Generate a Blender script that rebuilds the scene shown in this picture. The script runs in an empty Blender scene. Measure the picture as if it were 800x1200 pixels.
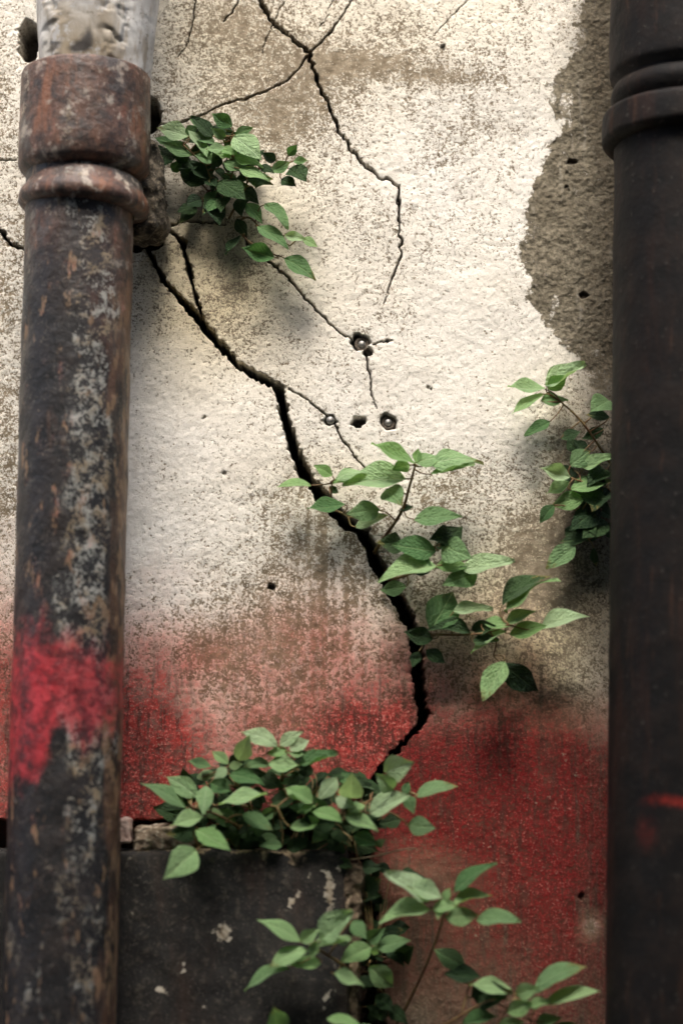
import bpy, math, random
import numpy as np
from mathutils import Vector, Matrix, Quaternion

# ------------------------------------------------------------------ camera, sky, sun, exposure
sc = bpy.context.scene
COL = sc.collection
CAM_D, CAM_Z, PITCH, FPX = 2.30, 1.30, math.radians(8.7), 2330.0
CAM_X = 0.0
cam_d = bpy.data.cameras.new('camera'); cam = bpy.data.objects.new('camera', cam_d); COL.objects.link(cam)
cam.location = (CAM_X, -CAM_D, CAM_Z); cam.rotation_euler = (math.pi/2 + PITCH, 0, 0)
cam_d.sensor_fit = 'VERTICAL'; cam_d.sensor_height = 36.0; cam_d.lens = 36.0*FPX/1200.0
cam_d.clip_start = 0.05; cam_d.clip_end = 200
cam_d.dof.use_dof = True; cam_d.dof.focus_distance = 2.36; cam_d.dof.aperture_fstop = 1.6
sc.camera = cam

SUN_EL, SUN_AZ = math.radians(55), math.radians(-7)      # azimuth to the right of the wall's normal
w = bpy.data.worlds.new('World'); sc.world = w; w.use_nodes = True
nt = w.node_tree; nt.nodes.clear()
sky = nt.nodes.new('ShaderNodeTexSky'); sky.sky_type = 'NISHITA'; sky.sun_disc = False
sky.sun_elevation = SUN_EL; sky.sun_rotation = math.pi - SUN_AZ; sky.dust_density = 4.0; sky.air_density = 0.8; sky.ozone_density = 0.3
bg = nt.nodes.new('ShaderNodeBackground'); bg.inputs[1].default_value = 0.10
wo = nt.nodes.new('ShaderNodeOutputWorld')
nt.links.new(sky.outputs[0], bg.inputs[0]); nt.links.new(bg.outputs[0], wo.inputs[0])
sd = bpy.data.lights.new('sun', 'SUN'); sd.energy = 1.3; sd.angle = math.radians(30); sd.color = (1.0, 0.95, 0.88)
so = bpy.data.objects.new('sun', sd); COL.objects.link(so)
sdir = Vector((math.sin(SUN_AZ)*math.cos(SUN_EL), -math.cos(SUN_AZ)*math.cos(SUN_EL), math.sin(SUN_EL)))
so.rotation_euler = (-sdir).to_track_quat('-Z', 'Y').to_euler(); so.location = (1, -3, 6)
sc.view_settings.view_transform = 'Standard'; sc.view_settings.look = 'None'
sc.view_settings.gamma = 1.0; sc.view_settings.exposure = 2.38
sc.view_settings.use_curve_mapping = False

random.seed(7); RNG = np.random.default_rng(7)
CP, SP = math.cos(PITCH), math.sin(PITCH)

def at(u, v, d=0.0):
    """the point seen at (u, v) of the 800x1200 photograph, d metres in front of the wall plane"""
    cx, cz = (u-400)/FPX, (600-v)/FPX
    dy, dz = CP - cz*SP, SP + cz*CP
    t = (CAM_D - d)/dy
    return Vector((CAM_X + cx*t, -d, CAM_Z + dz*t))

def uv_of(X, Y, Z):
    y, z = Y + CAM_D, Z - CAM_Z
    f = y*CP + z*SP; up = -y*SP + z*CP
    return 400 + FPX*(X-CAM_X)/f, 600 - FPX*up/f

def px(d=0.0): return (CAM_D - d)/FPX      # metres per photo pixel, roughly

# ------------------------------------------------------------------ numpy noise
_T = RNG.random((256, 256)).astype(np.float32)
def vnoise(x, y, seed=0):
    x = np.asarray(x, np.float32) + seed*17.31; y = np.asarray(y, np.float32) + seed*9.77
    xi = np.floor(x).astype(int); yi = np.floor(y).astype(int)
    fx = x-xi; fy = y-yi; fx = fx*fx*(3-2*fx); fy = fy*fy*(3-2*fy)
    a = _T[yi % 256, xi % 256]; b = _T[yi % 256, (xi+1) % 256]
    c = _T[(yi+1) % 256, xi % 256]; d = _T[(yi+1) % 256, (xi+1) % 256]
    return (a*(1-fx)+b*fx)*(1-fy) + (c*(1-fx)+d*fx)*fy
def fbm(x, y, seed=0, octv=4, gain=0.5):
    s = 0; a = 1; t = 0
    for o in range(octv):
        s = s + a*vnoise(x*2**o, y*2**o, seed+o*3); t += a; a *= gain
    return s/t                                        # 0..1
def sstep(a, b, x):
    t = np.clip((x-a)/(b-a), 0, 1); return t*t*(3-2*t)
def blobs(u, v, lst):
    s = 0
    for (u0, v0, ru, rv, amp) in lst: s = s + amp*np.exp(-((u-u0)/ru)**2 - ((v-v0)/rv)**2)
    return s

# ------------------------------------------------------------------ tagging and meshes
def tag(o, label=None, cat=None, group=None, kind=None):
    if label: o['label'] = label
    if cat: o['category'] = cat
    if group: o['group'] = group
    if kind: o['kind'] = kind
    return o
def empty(name, loc):
    o = bpy.data.objects.new(name, None); o.empty_display_size = 0.02; COL.objects.link(o); o.location = loc; return o
def link(name, me, mat=None, parent=None, mw=None):
    o = bpy.data.objects.new(name, me); COL.objects.link(o)
    if mat and not me.materials: me.materials.append(mat)
    if parent is not None:
        o.parent = parent
        o.matrix_parent_inverse = Matrix.Translation(-parent.location)
    if mw is not None: o.matrix_basis = mw
    return o
def mesh_from(name, V, F, smooth=True, attrs=None):
    me = bpy.data.meshes.new(name)
    V = np.asarray(V, np.float32)
    if isinstance(F, np.ndarray):
        n, k = F.shape
        me.vertices.add(len(V)); me.vertices.foreach_set('co', V.ravel())
        me.loops.add(n*k); me.loops.foreach_set('vertex_index', F.astype(np.int32).ravel())
        me.polygons.add(n); me.polygons.foreach_set('loop_start', np.arange(0, n*k, k, dtype=np.int32))
        me.update(calc_edges=True)
    else:
        me.from_pydata([tuple(map(float, p)) for p in V], [], F); me.update()
    me.polygons.foreach_set('use_smooth', np.full(len(me.polygons), smooth))
    for k, a in (attrs or {}).items():
        at_ = me.attributes.new(k, 'FLOAT', 'POINT'); at_.data.foreach_set('value', np.asarray(a, np.float32).ravel())
    return me
def grid_faces(nx, ny):
    i = np.arange((nx-1)*(ny-1)); r, c = i//(nx-1), i % (nx-1)
    a = r*nx+c
    return np.stack([a, a+1, a+1+nx, a+nx], 1)

def tube(pts, radii, sides=6):
    """tube along a polyline: V, F"""
    V, F = [], []
    n = len(pts); up = Vector((0.3, 0.8, 0.5)).normalized()
    for i, p in enumerate(pts):
        t = (pts[min(i+1, n-1)] - pts[max(i-1, 0)])
        t = t.normalized() if t.length > 1e-9 else Vector((0, 0, 1))
        a = t.cross(up); a = a.normalized() if a.length > 1e-3 else t.orthogonal().normalized(); b = t.cross(a)
        for k in range(sides):
            th = 2*math.pi*k/sides
            V.append(p + (a*math.cos(th)+b*math.sin(th))*radii[i])
    for i in range(n-1):
        for k in range(sides):
            k2 = (k+1) % sides
            F.append((i*sides+k, i*sides+k2, (i+1)*sides+k2, (i+1)*sides+k))
    F.append(tuple(range(sides-1, -1, -1))); F.append(tuple((n-1)*sides+k for k in range(sides)))
    return V, F
def spline(P, n=6):
    """Catmull-Rom through points"""
    if len(P) < 3: 
        return [P[0].lerp(P[-1], i/n) for i in range(n+1)]
    Q = [P[0]*2-P[1]] + list(P) + [P[-1]*2-P[-2]]; out = []
    for i in range(1, len(Q)-2):
        p0, p1, p2, p3 = Q[i-1:i+3]
        for k in range(n):
            t = k/n
            out.append(0.5*((2*p1)+(p2-p0)*t+(2*p0-5*p1+4*p2-p3)*t*t+(3*p1-p0-3*p2+p3)*t**3))
    out.append(P[-1].copy()); return out

def lathe(profile, seg=96, rough=0.0, freq=30, seed=1, closed_ends=True, deform=None):
    """profile: list of (z, r) ; returns V, F (numpy quads for sides)"""
    prof = np.array(profile, np.float32); n = len(prof)
    th = np.linspace(0, 2*math.pi, seg, endpoint=False)
    TH, Zp = np.meshgrid(th, prof[:, 0]); R = np.repeat(prof[:, 1][:, None], seg, 1)
    if rough:
        # seamless: blend two noise lookups round the circumference
        a = fbm(np.cos(TH)*freq*0.08+50, Zp*freq+np.sin(TH)*freq*0.08, seed, 4)
        R = R + (a-0.5)*2*rough
    if deform is not None: R = deform(TH, Zp, R)
    V = np.stack([R*np.cos(TH), R*np.sin(TH), Zp], -1).reshape(-1, 3)
    i = np.arange((n-1)*seg); r, c = i//seg, i % seg; c2 = (c+1) % seg
    F = np.stack([r*seg+c, r*seg+c2, (r+1)*seg+c2, (r+1)*seg+c], 1)
    return V, F

def rounded_block(x0, x1, y0, y1, z0, z1, rad, nx, ny, nz, amp=0.0, freq=20.0, seed=1):
    """box with rounded edges and uneven faces; V, F"""
    keys = {}; V = []; F = []
    def vid(i, j, k):
        q = (i, j, k)
        if q not in keys:
            keys[q] = len(V)
            V.append((x0+(x1-x0)*i/nx, y0+(y1-y0)*j/ny, z0+(z1-z0)*k/nz))
        return keys[q]
    for i in range(nx):
        for k in range(nz):
            F.append((vid(i,0,k), vid(i+1,0,k), vid(i+1,0,k+1), vid(i,0,k+1)))
            F.append((vid(i,ny,k), vid(i,ny,k+1), vid(i+1,ny,k+1), vid(i+1,ny,k)))
    for j in range(ny):
        for k in range(nz):
            F.append((vid(0,j,k), vid(0,j,k+1), vid(0,j+1,k+1), vid(0,j+1,k)))
            F.append((vid(nx,j,k), vid(nx,j+1,k), vid(nx,j+1,k+1), vid(nx,j,k+1)))
    for i in range(nx):
        for j in range(ny):
            F.append((vid(i,j,0), vid(i,j+1,0), vid(i+1,j+1,0), vid(i+1,j,0)))
            F.append((vid(i,j,nz), vid(i+1,j,nz), vid(i+1,j+1,nz), vid(i,j+1,nz)))
    P = np.array(V, np.float32)
    lo = np.array([x0, y0, z0])+rad; hi = np.array([x1, y1, z1])-rad
    Q = np.clip(P, lo, hi); D = P-Q; L = np.linalg.norm(D, axis=1, keepdims=True)+1e-9
    Nn = D/L; P2 = Q+Nn*np.minimum(L, rad)
    if amp:
        n1 = fbm(P[:, 0]*freq+P[:, 1]*freq*0.7, P[:, 2]*freq+P[:, 1]*freq*0.5, seed, 4)-0.5
        P2 = P2 + Nn*(n1[:, None]*2*amp)
    return P2, np.array(F)

# ------------------------------------------------------------------ material helper
class M:
    def __init__(s, name):
        s.m = bpy.data.materials.new(name); s.m.use_nodes = True
        s.t = s.m.node_tree; s.t.nodes.clear()
        s.out = s.t.nodes.new('ShaderNodeOutputMaterial')
        s.b = s.t.nodes.new('ShaderNodeBsdfPrincipled'); s.t.links.new(s.b.outputs[0], s.out.inputs[0])
        s.co = s.t.nodes.new('ShaderNodeTexCoord').outputs['Object']
    def _in(s, n, i, v):
        if hasattr(v, 'is_output'): s.t.links.new(v, n.inputs[i])
        else:
            try: n.inputs[i].default_value = v
            except Exception: n.inputs[i].default_value = (*v, 1.0)
    def noise(s, scale, detail=3, rough=0.55, vec=None, dist=0.0):
        n = s.t.nodes.new('ShaderNodeTexNoise'); s.t.links.new(vec or s.co, n.inputs['Vector'])
        n.inputs['Scale'].default_value = scale; n.inputs['Detail'].default_value = detail
        n.inputs['Roughness'].default_value = rough; n.inputs['Distortion'].default_value = dist
        return n.outputs['Fac']
    def voro(s, scale, vec=None, feature='F1', rnd=1.0):
        n = s.t.nodes.new('ShaderNodeTexVoronoi'); s.t.links.new(vec or s.co, n.inputs['Vector']); n.feature = feature
        n.inputs['Scale'].default_value = scale; n.inputs['Randomness'].default_value = rnd
        return n.outputs['Distance']
    def map(s, scale=(1, 1, 1), loc=(0, 0, 0), vec=None):
        n = s.t.nodes.new('ShaderNodeMapping'); s.t.links.new(vec or s.co, n.inputs[0])
        n.inputs['Scale'].default_value = scale; n.inputs['Location'].default_value = loc; return n.outputs[0]
    def sep(s, vec=None):
        n = s.t.nodes.new('ShaderNodeSeparateXYZ'); s.t.links.new(vec or s.co, n.inputs[0]); return n.outputs
    def attr(s, name):
        n = s.t.nodes.new('ShaderNodeAttribute'); n.attribute_name = name; return n.outputs['Fac']
    def uv(s):
        n = s.t.nodes.new('ShaderNodeUVMap'); return n.outputs[0]
    def math(s, op, a, b=0.0, c=None, clamp=False):
        n = s.t.nodes.new('ShaderNodeMath'); n.operation = op; n.use_clamp = clamp
        s._in(n, 0, a); s._in(n, 1, b)
        if c is not None: s._in(n, 2, c)
        return n.outputs[0]
    def add(s, a, b): return s.math('ADD', a, b)
    def sub(s, a, b): return s.math('SUBTRACT', a, b)
    def mul(s, a, b): return s.math('MULTIPLY', a, b)
    def step(s, v, a, b, o0=0.0, o1=1.0):
        n = s.t.nodes.new('ShaderNodeMapRange'); n.interpolation_type = 'SMOOTHSTEP'; n.clamp = True
        s._in(n, 0, v); s._in(n, 1, a); s._in(n, 2, b); s._in(n, 3, o0); s._in(n, 4, o1); return n.outputs[0]
    def lin(s, v, a, b, o0=0.0, o1=1.0):
        n = s.t.nodes.new('ShaderNodeMapRange'); n.clamp = True
        s._in(n, 0, v); s._in(n, 1, a); s._in(n, 2, b); s._in(n, 3, o0); s._in(n, 4, o1); return n.outputs[0]
    def mix(s, f, a, b, mode='MIX'):
        n = s.t.nodes.new('ShaderNodeMix'); n.data_type = 'RGBA'; n.blend_type = mode
        s._in(n, 0, f)
        for i, v in ((6, a), (7, b)):
            if hasattr(v, 'is_output'): s.t.links.new(v, n.inputs[i])
            else: n.inputs[i].default_value = (*v, 1.0)
        return n.outputs[2]
    def bump(s, h, strength=0.5, dist=0.002, normal=None):
        n = s.t.nodes.new('ShaderNodeBump'); n.inputs['Strength'].default_value = strength
        n.inputs['Distance'].default_value = dist; s.t.links.new(h, n.inputs['Height'])
        if normal is not None: s.t.links.new(normal, n.inputs['Normal'])
        return n.outputs[0]
    def done(s, color, rough=0.8, spec=0.3, normal=None, metallic=0.0):
        s._in(s.b, 'Base Color', color) if hasattr(color, 'is_output') else s.b.inputs['Base Color'].__setattr__('default_value', (*color, 1))
        s._in(s.b, 'Roughness', rough); s._in(s.b, 'Specular IOR Level', spec); s._in(s.b, 'Metallic', metallic)
        if normal is not None: s.t.links.new(normal, s.b.inputs['Normal'])
        return s.m

# ------------------------------------------------------------------ materials
def wall_material():
    m = M('weathered_plaster')
    n1 = m.noise(300, 4, 0.78); n2 = m.noise(80, 4, 0.65); n3 = m.noise(14, 4, 0.6); nf = m.noise(620, 3, 0.7)
    st = m.noise(1.0, 4, 0.6, m.map((60, 60, 9)))
    wear, red, peel, crack = m.attr('wear'), m.attr('red'), m.attr('peel'), m.attr('crack')
    yel, grime_shade, deep = m.attr('yellow'), m.attr('grime_shade'), m.attr('deepred')
    s = m.add(m.mul(n1, 0.52), m.add(m.mul(n2, 0.2), m.add(m.mul(n3, 0.1), m.mul(nf, 0.18))))
    thr = m.lin(wear, 0, 1, 0.418, 0.575)
    speck = m.step(s, m.sub(thr, 0.030), m.add(thr, 0.022), 1.0, 0.0)
    v = m.voro(120); pit = m.math('MULTIPLY', m.step(v, 0.10, 0.22, 1.0, 0.0), m.step(m.noise(55, 2), 0.50, 0.6))
    speck = m.math('MAXIMUM', speck, pit)
    paint = m.mix(yel, (0.82, 0.80, 0.745), (0.65, 0.56, 0.36))
    paint = m.mix(m.lin(n3, 0.4, 0.7, 0.0, 0.25), paint, (0.54, 0.49, 0.41))
    paint = m.mix(m.step(st, 0.55, 0.75, 0.0, 0.25), paint, (0.40, 0.34, 0.26))
    paint = m.mix(m.lin(nf, 0.35, 0.55, 0.30, 0.0), paint, (0.42, 0.36, 0.28))
    base = m.mix(m.lin(n2, 0.35, 0.65), (0.17, 0.135, 0.09), (0.33, 0.275, 0.195))
    base = m.mix(m.lin(wear, 0.1, 0.5, 0.30, 0.0), base, (0.50, 0.43, 0.33))
    colr = m.mix(speck, paint, base)
    colr = m.mix(m.step(m.add(red, m.mul(m.sub(n2, 0.5), 0.25)), 0.05, 0.7, 0.0, 0.75), colr, (0.95, 0.56, 0.49), 'MULTIPLY')
    # sprayed red paint: clings to the grains, leaves hollows and worn grains uncovered
    grain = m.add(m.mul(m.sub(n1, 0.5), 0.95), m.add(m.mul(m.sub(nf, 0.5), 0.7), m.mul(m.sub(n2, 0.5), 0.7)))
    rc = m.mix(deep, (0.42, 0.055, 0.045), (0.155, 0.007, 0.008))
    rc = m.mix(m.lin(n3, 0.35, 0.65, 0.0, 0.5), rc, (0.24, 0.016, 0.014))
    rs_ = m.step(m.add(m.mul(n1, 0.5), m.add(m.mul(nf, 0.25), m.mul(n2, 0.25))), 0.45, 0.53, 1.0, 0.0)
    rc = m.mix(m.mul(rs_, 0.88), rc, (0.055, 0.014, 0.010))
    rcov = m.step(m.add(red, m.mul(grain, 1.25)), 0.30, 1.15)
    worn = m.step(m.add(m.mul(nf, 0.5), m.mul(n1, 0.5)), 0.545, 0.60)
    rcov = m.mul(rcov, m.sub(1.0, m.mul(worn, m.math('MAXIMUM', m.lin(deep, 0, 1, 0.45, 0.12), m.lin(wear, 0.75, 1.15, 0.0, 0.7)))))
    vs_ = m.noise(1.0, 5, 0.7, m.map((170, 170, 22), (1, 2, 7)))
    rc = m.mix(m.step(vs_, 0.50, 0.62, 0.0, 0.8), rc, (0.05, 0.010, 0.008))
    colr = m.mix(rcov, colr, rc)
    colr = m.mix(m.mul(m.step(vs_, 0.56, 0.70), m.lin(red, 0.0, 0.5, 0.0, 0.35)), colr, (0.10, 0.05, 0.035))
    # plaster lost: bare sandy render
    pc = m.mix(m.lin(m.noise(160, 4, 0.7), 0.35, 0.65), (0.070, 0.060, 0.042), (0.29, 0.255, 0.185))
    pc = m.mix(m.lin(n3, 0.4, 0.65, 0.0, 0.6), pc, (0.135, 0.115, 0.08))
    pc = m.mix(m.step(m.noise(1.0, 4, 0.6, m.map((45, 45, 9), (4, 0, 2))), 0.58, 0.68, 0.0, 0.5), pc, (0.36, 0.33, 0.27))
    colr = m.mix(m.step(m.add(peel, m.add(m.mul(m.sub(n1, 0.5), 1.8), m.mul(m.sub(n2, 0.5), 2.2))), 0.30, 0.70), colr, pc)
    # dirt and algae stains, with shade painted in beside the black pipe
    g = m.step(m.add(grime_shade, m.add(m.mul(m.sub(n1, 0.5), 0.8), m.mul(m.sub(st, 0.5), 0.5))), 0.15, 1.0)
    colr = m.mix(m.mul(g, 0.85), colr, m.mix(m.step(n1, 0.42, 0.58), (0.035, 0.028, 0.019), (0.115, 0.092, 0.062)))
    core = m.mix(n2, (0.015, 0.012, 0.009), (0.06, 0.046, 0.032))
    colr = m.mix(crack, colr, core)
    h = m.add(m.mul(speck, -0.7), m.add(m.mul(n1, 0.9), m.add(m.mul(n2, 0.7), m.mul(nf, 0.25))))
    h = m.add(h, m.mul(m.mul(peel, m.noise(210, 4, 0.75)), 3.5))
    nb = m.bump(h, 0.6, 0.0015)
    return m.done(colr, m.lin(red, 0, 1, 0.92, 0.8), 0.15, nb)

def rust_pipe_material(name, red_band=True):
    m = M(name)
    xyz = m.sep(); z = xyz[2]
    n1 = m.noise(26, 5, 0.65); n2 = m.noise(110, 4, 0.65); n3 = m.noise(1.0, 5, 0.6, m.map((38, 38, 9))); n4 = m.noise(1.0, 4, 0.65, m.map((70, 70, 26), (3, 1, 5)))
    side = m.attr('side')                      # rust runs down the sides of the pipe
    top = m.attr('rusty'); n5 = m.noise(60, 5, 0.7); nf = m.noise(330, 4, 0.7)
    c = m.mix(m.step(n1, 0.42, 0.62), (0.007, 0.0065, 0.0065), (0.019, 0.015, 0.013))
    c = m.mix(m.mul(m.step(m.add(n3, m.mul(side, 0.36)), 0.66, 0.84), 0.9), c, (0.085, 0.044, 0.026))
    c = m.mix(m.mul(m.step(m.add(n4, m.mul(side, 0.16)), 0.60, 0.68), 0.7), c, (0.22, 0.14, 0.075))
    # rusty castings: brown scale, orange bloom, grey worn metal
    cr = m.mix(m.step(n5, 0.36, 0.60), (0.032, 0.022, 0.018), (0.105, 0.052, 0.034))
    cr = m.mix(m.mul(m.step(n3, 0.52, 0.66), 0.8), cr, (0.21, 0.085, 0.04))
    cr = m.mix(m.mul(m.step(n1, 0.50, 0.62), 0.75), cr, (0.075, 0.066, 0.060))
    cr = m.mix(m.mul(m.step(m.add(n5, m.mul(m.sub(n1, 0.5), 0.8)), 0.57, 0.68), m.lin(top, 0.5, 1.2, 0.45, 1.0)), cr, (0.36, 0.31, 0.25))
    c = m.mix(m.math('MINIMUM', top, 1.0), c, cr)
    lz = m.attr('lichen')
    lich = m.math('MULTIPLY', m.step(m.add(n5, m.mul(m.sub(nf, 0.5), 0.8)), 0.50, 0.57), m.step(m.add(m.noise(1.0, 4, 0.65, m.map((26, 26, 10), (9, 2, 1))), m.mul(lz, 0.36)), 0.53, 0.66))
    c = m.mix(m.mul(lich, 0.78), c, m.mix(m.step(n1, 0.42, 0.58), (0.36, 0.365, 0.325), (0.25, 0.19, 0.11)))
    c = m.mix(m.mul(m.step(m.add(nf, m.mul(m.sub(n5, 0.5), 0.5)), 0.58, 0.68), 0.38), c, (0.22, 0.18, 0.135))
    if red_band:
        r = m.attr('red')
        rr = m.step(m.add(r, m.add(m.mul(m.sub(n4, 0.5), 1.3), m.add(m.mul(m.sub(n5, 0.5), 0.9), m.mul(m.sub(nf, 0.5), 0.5)))), 0.12, 1.05)
        rcol = m.mix(m.step(n5, 0.38, 0.60), (0.14, 0.014, 0.017), (0.42, 0.03, 0.038))
        c = m.mix(m.mul(rr, 0.92), c, rcol)
    h = m.add(m.mul(n2, 0.8), m.add(n1, m.mul(lich, 0.6)))
    nb = m.bump(h, 0.7, 0.003)
    return m.done(c, m.lin(n1, 0.3, 0.7, 0.62, 0.42), 0.45, nb)

def dark_pipe_material():
    m = M('dark_iron')
    n1 = m.noise(30, 5, 0.6); n2 = m.noise(140, 4, 0.6); n3 = m.noise(1.0, 4, 0.6, m.map((26, 26, 4)))
    c = m.mix(m.step(n1, 0.4, 0.65), (0.006, 0.0055, 0.005), (0.012, 0.0088, 0.007))
    c = m.mix(m.mul(m.step(n3, 0.52, 0.7), 0.8), c, (0.022, 0.011, 0.0075))
    c = m.mix(m.mul(m.step(m.noise(1.0, 5, 0.7, m.map((70, 70, 10), (5, 3, 1))), 0.57, 0.68), 0.6), c, (0.040, 0.020, 0.012))
    c = m.mix(m.mul(m.step(n2, 0.62, 0.70), 0.45), c, (0.07, 0.062, 0.052))
    r = m.attr('red')
    rr = m.step(m.add(r, m.mul(r, m.add(m.mul(m.sub(n2, 0.5), 1.6), m.mul(m.sub(n1, 0.5), 0.8)))), 0.10, 1.0)
    c = m.mix(m.mul(rr, 0.75), c, (0.32, 0.022, 0.012))
    nb = m.bump(m.add(n1, m.mul(n2, 0.6)), 0.5, 0.0025)
    return m.done(c, 0.66, 0.14, nb)

def zinc_material():
    m = M('crumpled_zinc')
    n1 = m.noise(30, 4, 0.6); n2 = m.noise(150, 4, 0.65); n3 = m.noise(1.0, 4, 0.6, m.map((50, 50, 14)))
    c = m.mix(m.step(n1, 0.35, 0.65), (0.33, 0.32, 0.30), (0.52, 0.515, 0.49))
    c = m.mix(m.mul(m.step(n3, 0.5, 0.68), 0.75), c, (0.20, 0.16, 0.11))
    c = m.mix(m.mul(m.step(n2, 0.58, 0.68), 0.6), c, (0.09, 0.075, 0.06))
    c = m.mix(m.mul(m.attr('mortar'), m.step(m.add(n1, m.mul(m.sub(n2, 0.5), 0.6)), 0.36, 0.5)), c, (0.24, 0.195, 0.13))
    c = m.mix(m.attr('hole'), c, (0.03, 0.025, 0.02))
    return m.done(c, m.lin(n1, 0.3, 0.7, 0.5, 0.75), 0.4, m.bump(m.add(n1, m.mul(n2, 0.5)), 0.45, 0.002), 0.0)

def block_material():
    m = M('blackened_stone')
    n1 = m.noise(22, 5, 0.6); n2 = m.noise(120, 4, 0.65); n3 = m.noise(1.0, 4, 0.6, m.map((30, 30, 6)))
    c = m.mix(m.step(n1, 0.38, 0.64), (0.012, 0.0115, 0.011), (0.022, 0.020, 0.018))
    c = m.mix(m.mul(m.step(n3, 0.5, 0.72), 0.6), c, (0.045, 0.028, 0.020))
    c = m.mix(m.mul(m.step(n2, 0.54, 0.68), 0.4), c, (0.10, 0.085, 0.062))
    c = m.mix(m.mul(m.step(m.noise(420, 3, 0.7), 0.60, 0.68), 0.6), c, (0.16, 0.14, 0.11))
    ch = m.step(m.add(m.attr('chip'), m.add(m.mul(m.sub(n2, 0.5), 1.9), m.mul(m.sub(n1, 0.5), 0.9))), 0.42, 0.56)
    c = m.mix(ch, c, m.mix(m.lin(n2, 0.4, 0.65), (0.20, 0.155, 0.10), (0.46, 0.42, 0.34)))
    tp = m.step(m.add(m.attr('topedge'), m.add(m.mul(m.sub(n2, 0.5), 1.3), m.mul(m.sub(n1, 0.5), 1.2))), 0.45, 0.65)
    c = m.mix(m.mul(tp, 0.9), c, m.mix(m.lin(n2, 0.4, 0.65), (0.17, 0.12, 0.075), (0.38, 0.29, 0.18)))
    h = m.add(m.mul(n2, 0.8), m.add(n1, m.mul(ch, -0.8)))
    return m.done(c, 0.78, 0.25, m.bump(h, 0.6, 0.003))

def stone_material(name, a, b, cspot):
    m = M(name)
    n1 = m.noise(45, 5, 0.65); n2 = m.noise(180, 4, 0.65)
    c = m.mix(m.step(n1, 0.38, 0.62), a, b)
    c = m.mix(m.mul(m.step(n2, 0.52, 0.64), 0.8), c, cspot)
    return m.done(c, 0.9, 0.2, m.bump(m.add(n1, m.mul(n2, 0.7)), 0.8, 0.003))

def leaf_material(name, c0, c1, vein, trans):
    m = M(name)
    uvs = m.sep(m.uv()); u, v = uvs[0], uvs[1]
    au = m.math('ABSOLUTE', m.sub(u, 0.5))
    ln = m.math('FRACT', m.mul(m.sub(v, m.mul(au, 0.85)), 7.0))
    side = m.mul(m.step(m.math('ABSOLUTE', m.sub(ln, 0.5)), 0.0, 0.13, 1.0, 0.0), 0.55)
    mid = m.step(au, 0.008, 0.03, 1.0, 0.0)
    vn = m.math('MAXIMUM', side, mid)
    oi = m.t.nodes.new('ShaderNodeObjectInfo'); rnd = oi.outputs['Random']
    n1 = m.noise(2.2, 4, 0.6, m.map((1, 1, 1), (0, 0, 0)))
    n2 = m.noise(9, 3, 0.6)
    c = m.mix(rnd, c0, c1)
    c = m.mix(m.step(n1, 0.4, 0.7, 0.0, 0.4), c, tuple(x*0.55 for x in c0))
    c = m.mix(m.mul(vn, 0.55), c, vein)
    c = m.mix(m.mul(m.step(n2, 0.66, 0.74), 0.6), c, (0.12, 0.10, 0.04))
    old = m.mul(m.step(m.add(v, m.mul(m.sub(n2, 0.5), 0.9)), 0.78, 0.95), m.step(m.math('FRACT', m.mul(rnd, 7.3)), 0.72, 0.85))
    c = m.mix(m.mul(old, 0.75), c, (0.26, 0.21, 0.07))
    nb = m.bump(m.add(m.mul(vn, -1.0), m.mul(n2, 0.8)), 0.55, 0.05)
    m.done(c, 0.52, 0.26, nb)
    tr = m.t.nodes.new('ShaderNodeBsdfTranslucent'); m.t.links.new(m.mix(1.0, c, (0.9, 1.0, 0.55), 'MULTIPLY'), tr.inputs[0])
    mx = m.t.nodes.new('ShaderNodeMixShader'); mx.inputs[0].default_value = trans
    m.t.links.new(m.b.outputs[0], mx.inputs[1]); m.t.links.new(tr.outputs[0], mx.inputs[2]); m.t.links.new(mx.outputs[0], m.out.inputs[0])
    return m.m

def plain_material(name, a, b, scale=60, rough=0.6, spec=0.3, metallic=0.0):
    m = M(name); n = m.noise(scale, 4, 0.6)
    return m.done(m.mix(m.step(n, 0.38, 0.62), a, b), rough, spec, m.bump(n, 0.4, 0.002), metallic)

MAT_WALL = wall_material()
MAT_PIPE = rust_pipe_material('rusted_iron_pipe')
MAT_DARK = dark_pipe_material()
MAT_ZINC = zinc_material()
MAT_BLOCK = block_material()
MAT_LUMP = stone_material('crusted_mortar', (0.05, 0.042, 0.03), (0.16, 0.13, 0.09), (0.27, 0.22, 0.15))
MAT_RUBBLE = stone_material('pale_rubble', (0.16, 0.12, 0.085), (0.30, 0.24, 0.17), (0.42, 0.37, 0.29))
MAT_BROWNSTONE = stone_material('brown_stone', (0.07, 0.05, 0.033), (0.17, 0.125, 0.08), (0.30, 0.24, 0.16))
MAT_PINK = plain_material('pale_pink_clay', (0.45, 0.30, 0.25), (0.60, 0.45, 0.38), 120, 0.7)
MAT_STEEL = plain_material('dull_steel', (0.20, 0.19, 0.17), (0.36, 0.35, 0.33), 500, 0.38, 0.5, 0.6)
MAT_WASH = plain_material('rusted_washer', (0.05, 0.04, 0.03), (0.13, 0.105, 0.08), 600, 0.8)
MAT_STEM = plain_material('reddish_stem', (0.13, 0.065, 0.03), (0.20, 0.15, 0.06), 90, 0.55)
MAT_DRYSTEM = plain_material('dry_stalk', (0.25, 0.19, 0.11), (0.36, 0.29, 0.19), 90, 0.7)
MAT_GROUND = stone_material('damp_paving', (0.05, 0.048, 0.044), (0.085, 0.08, 0.07), (0.11, 0.10, 0.09))
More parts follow.
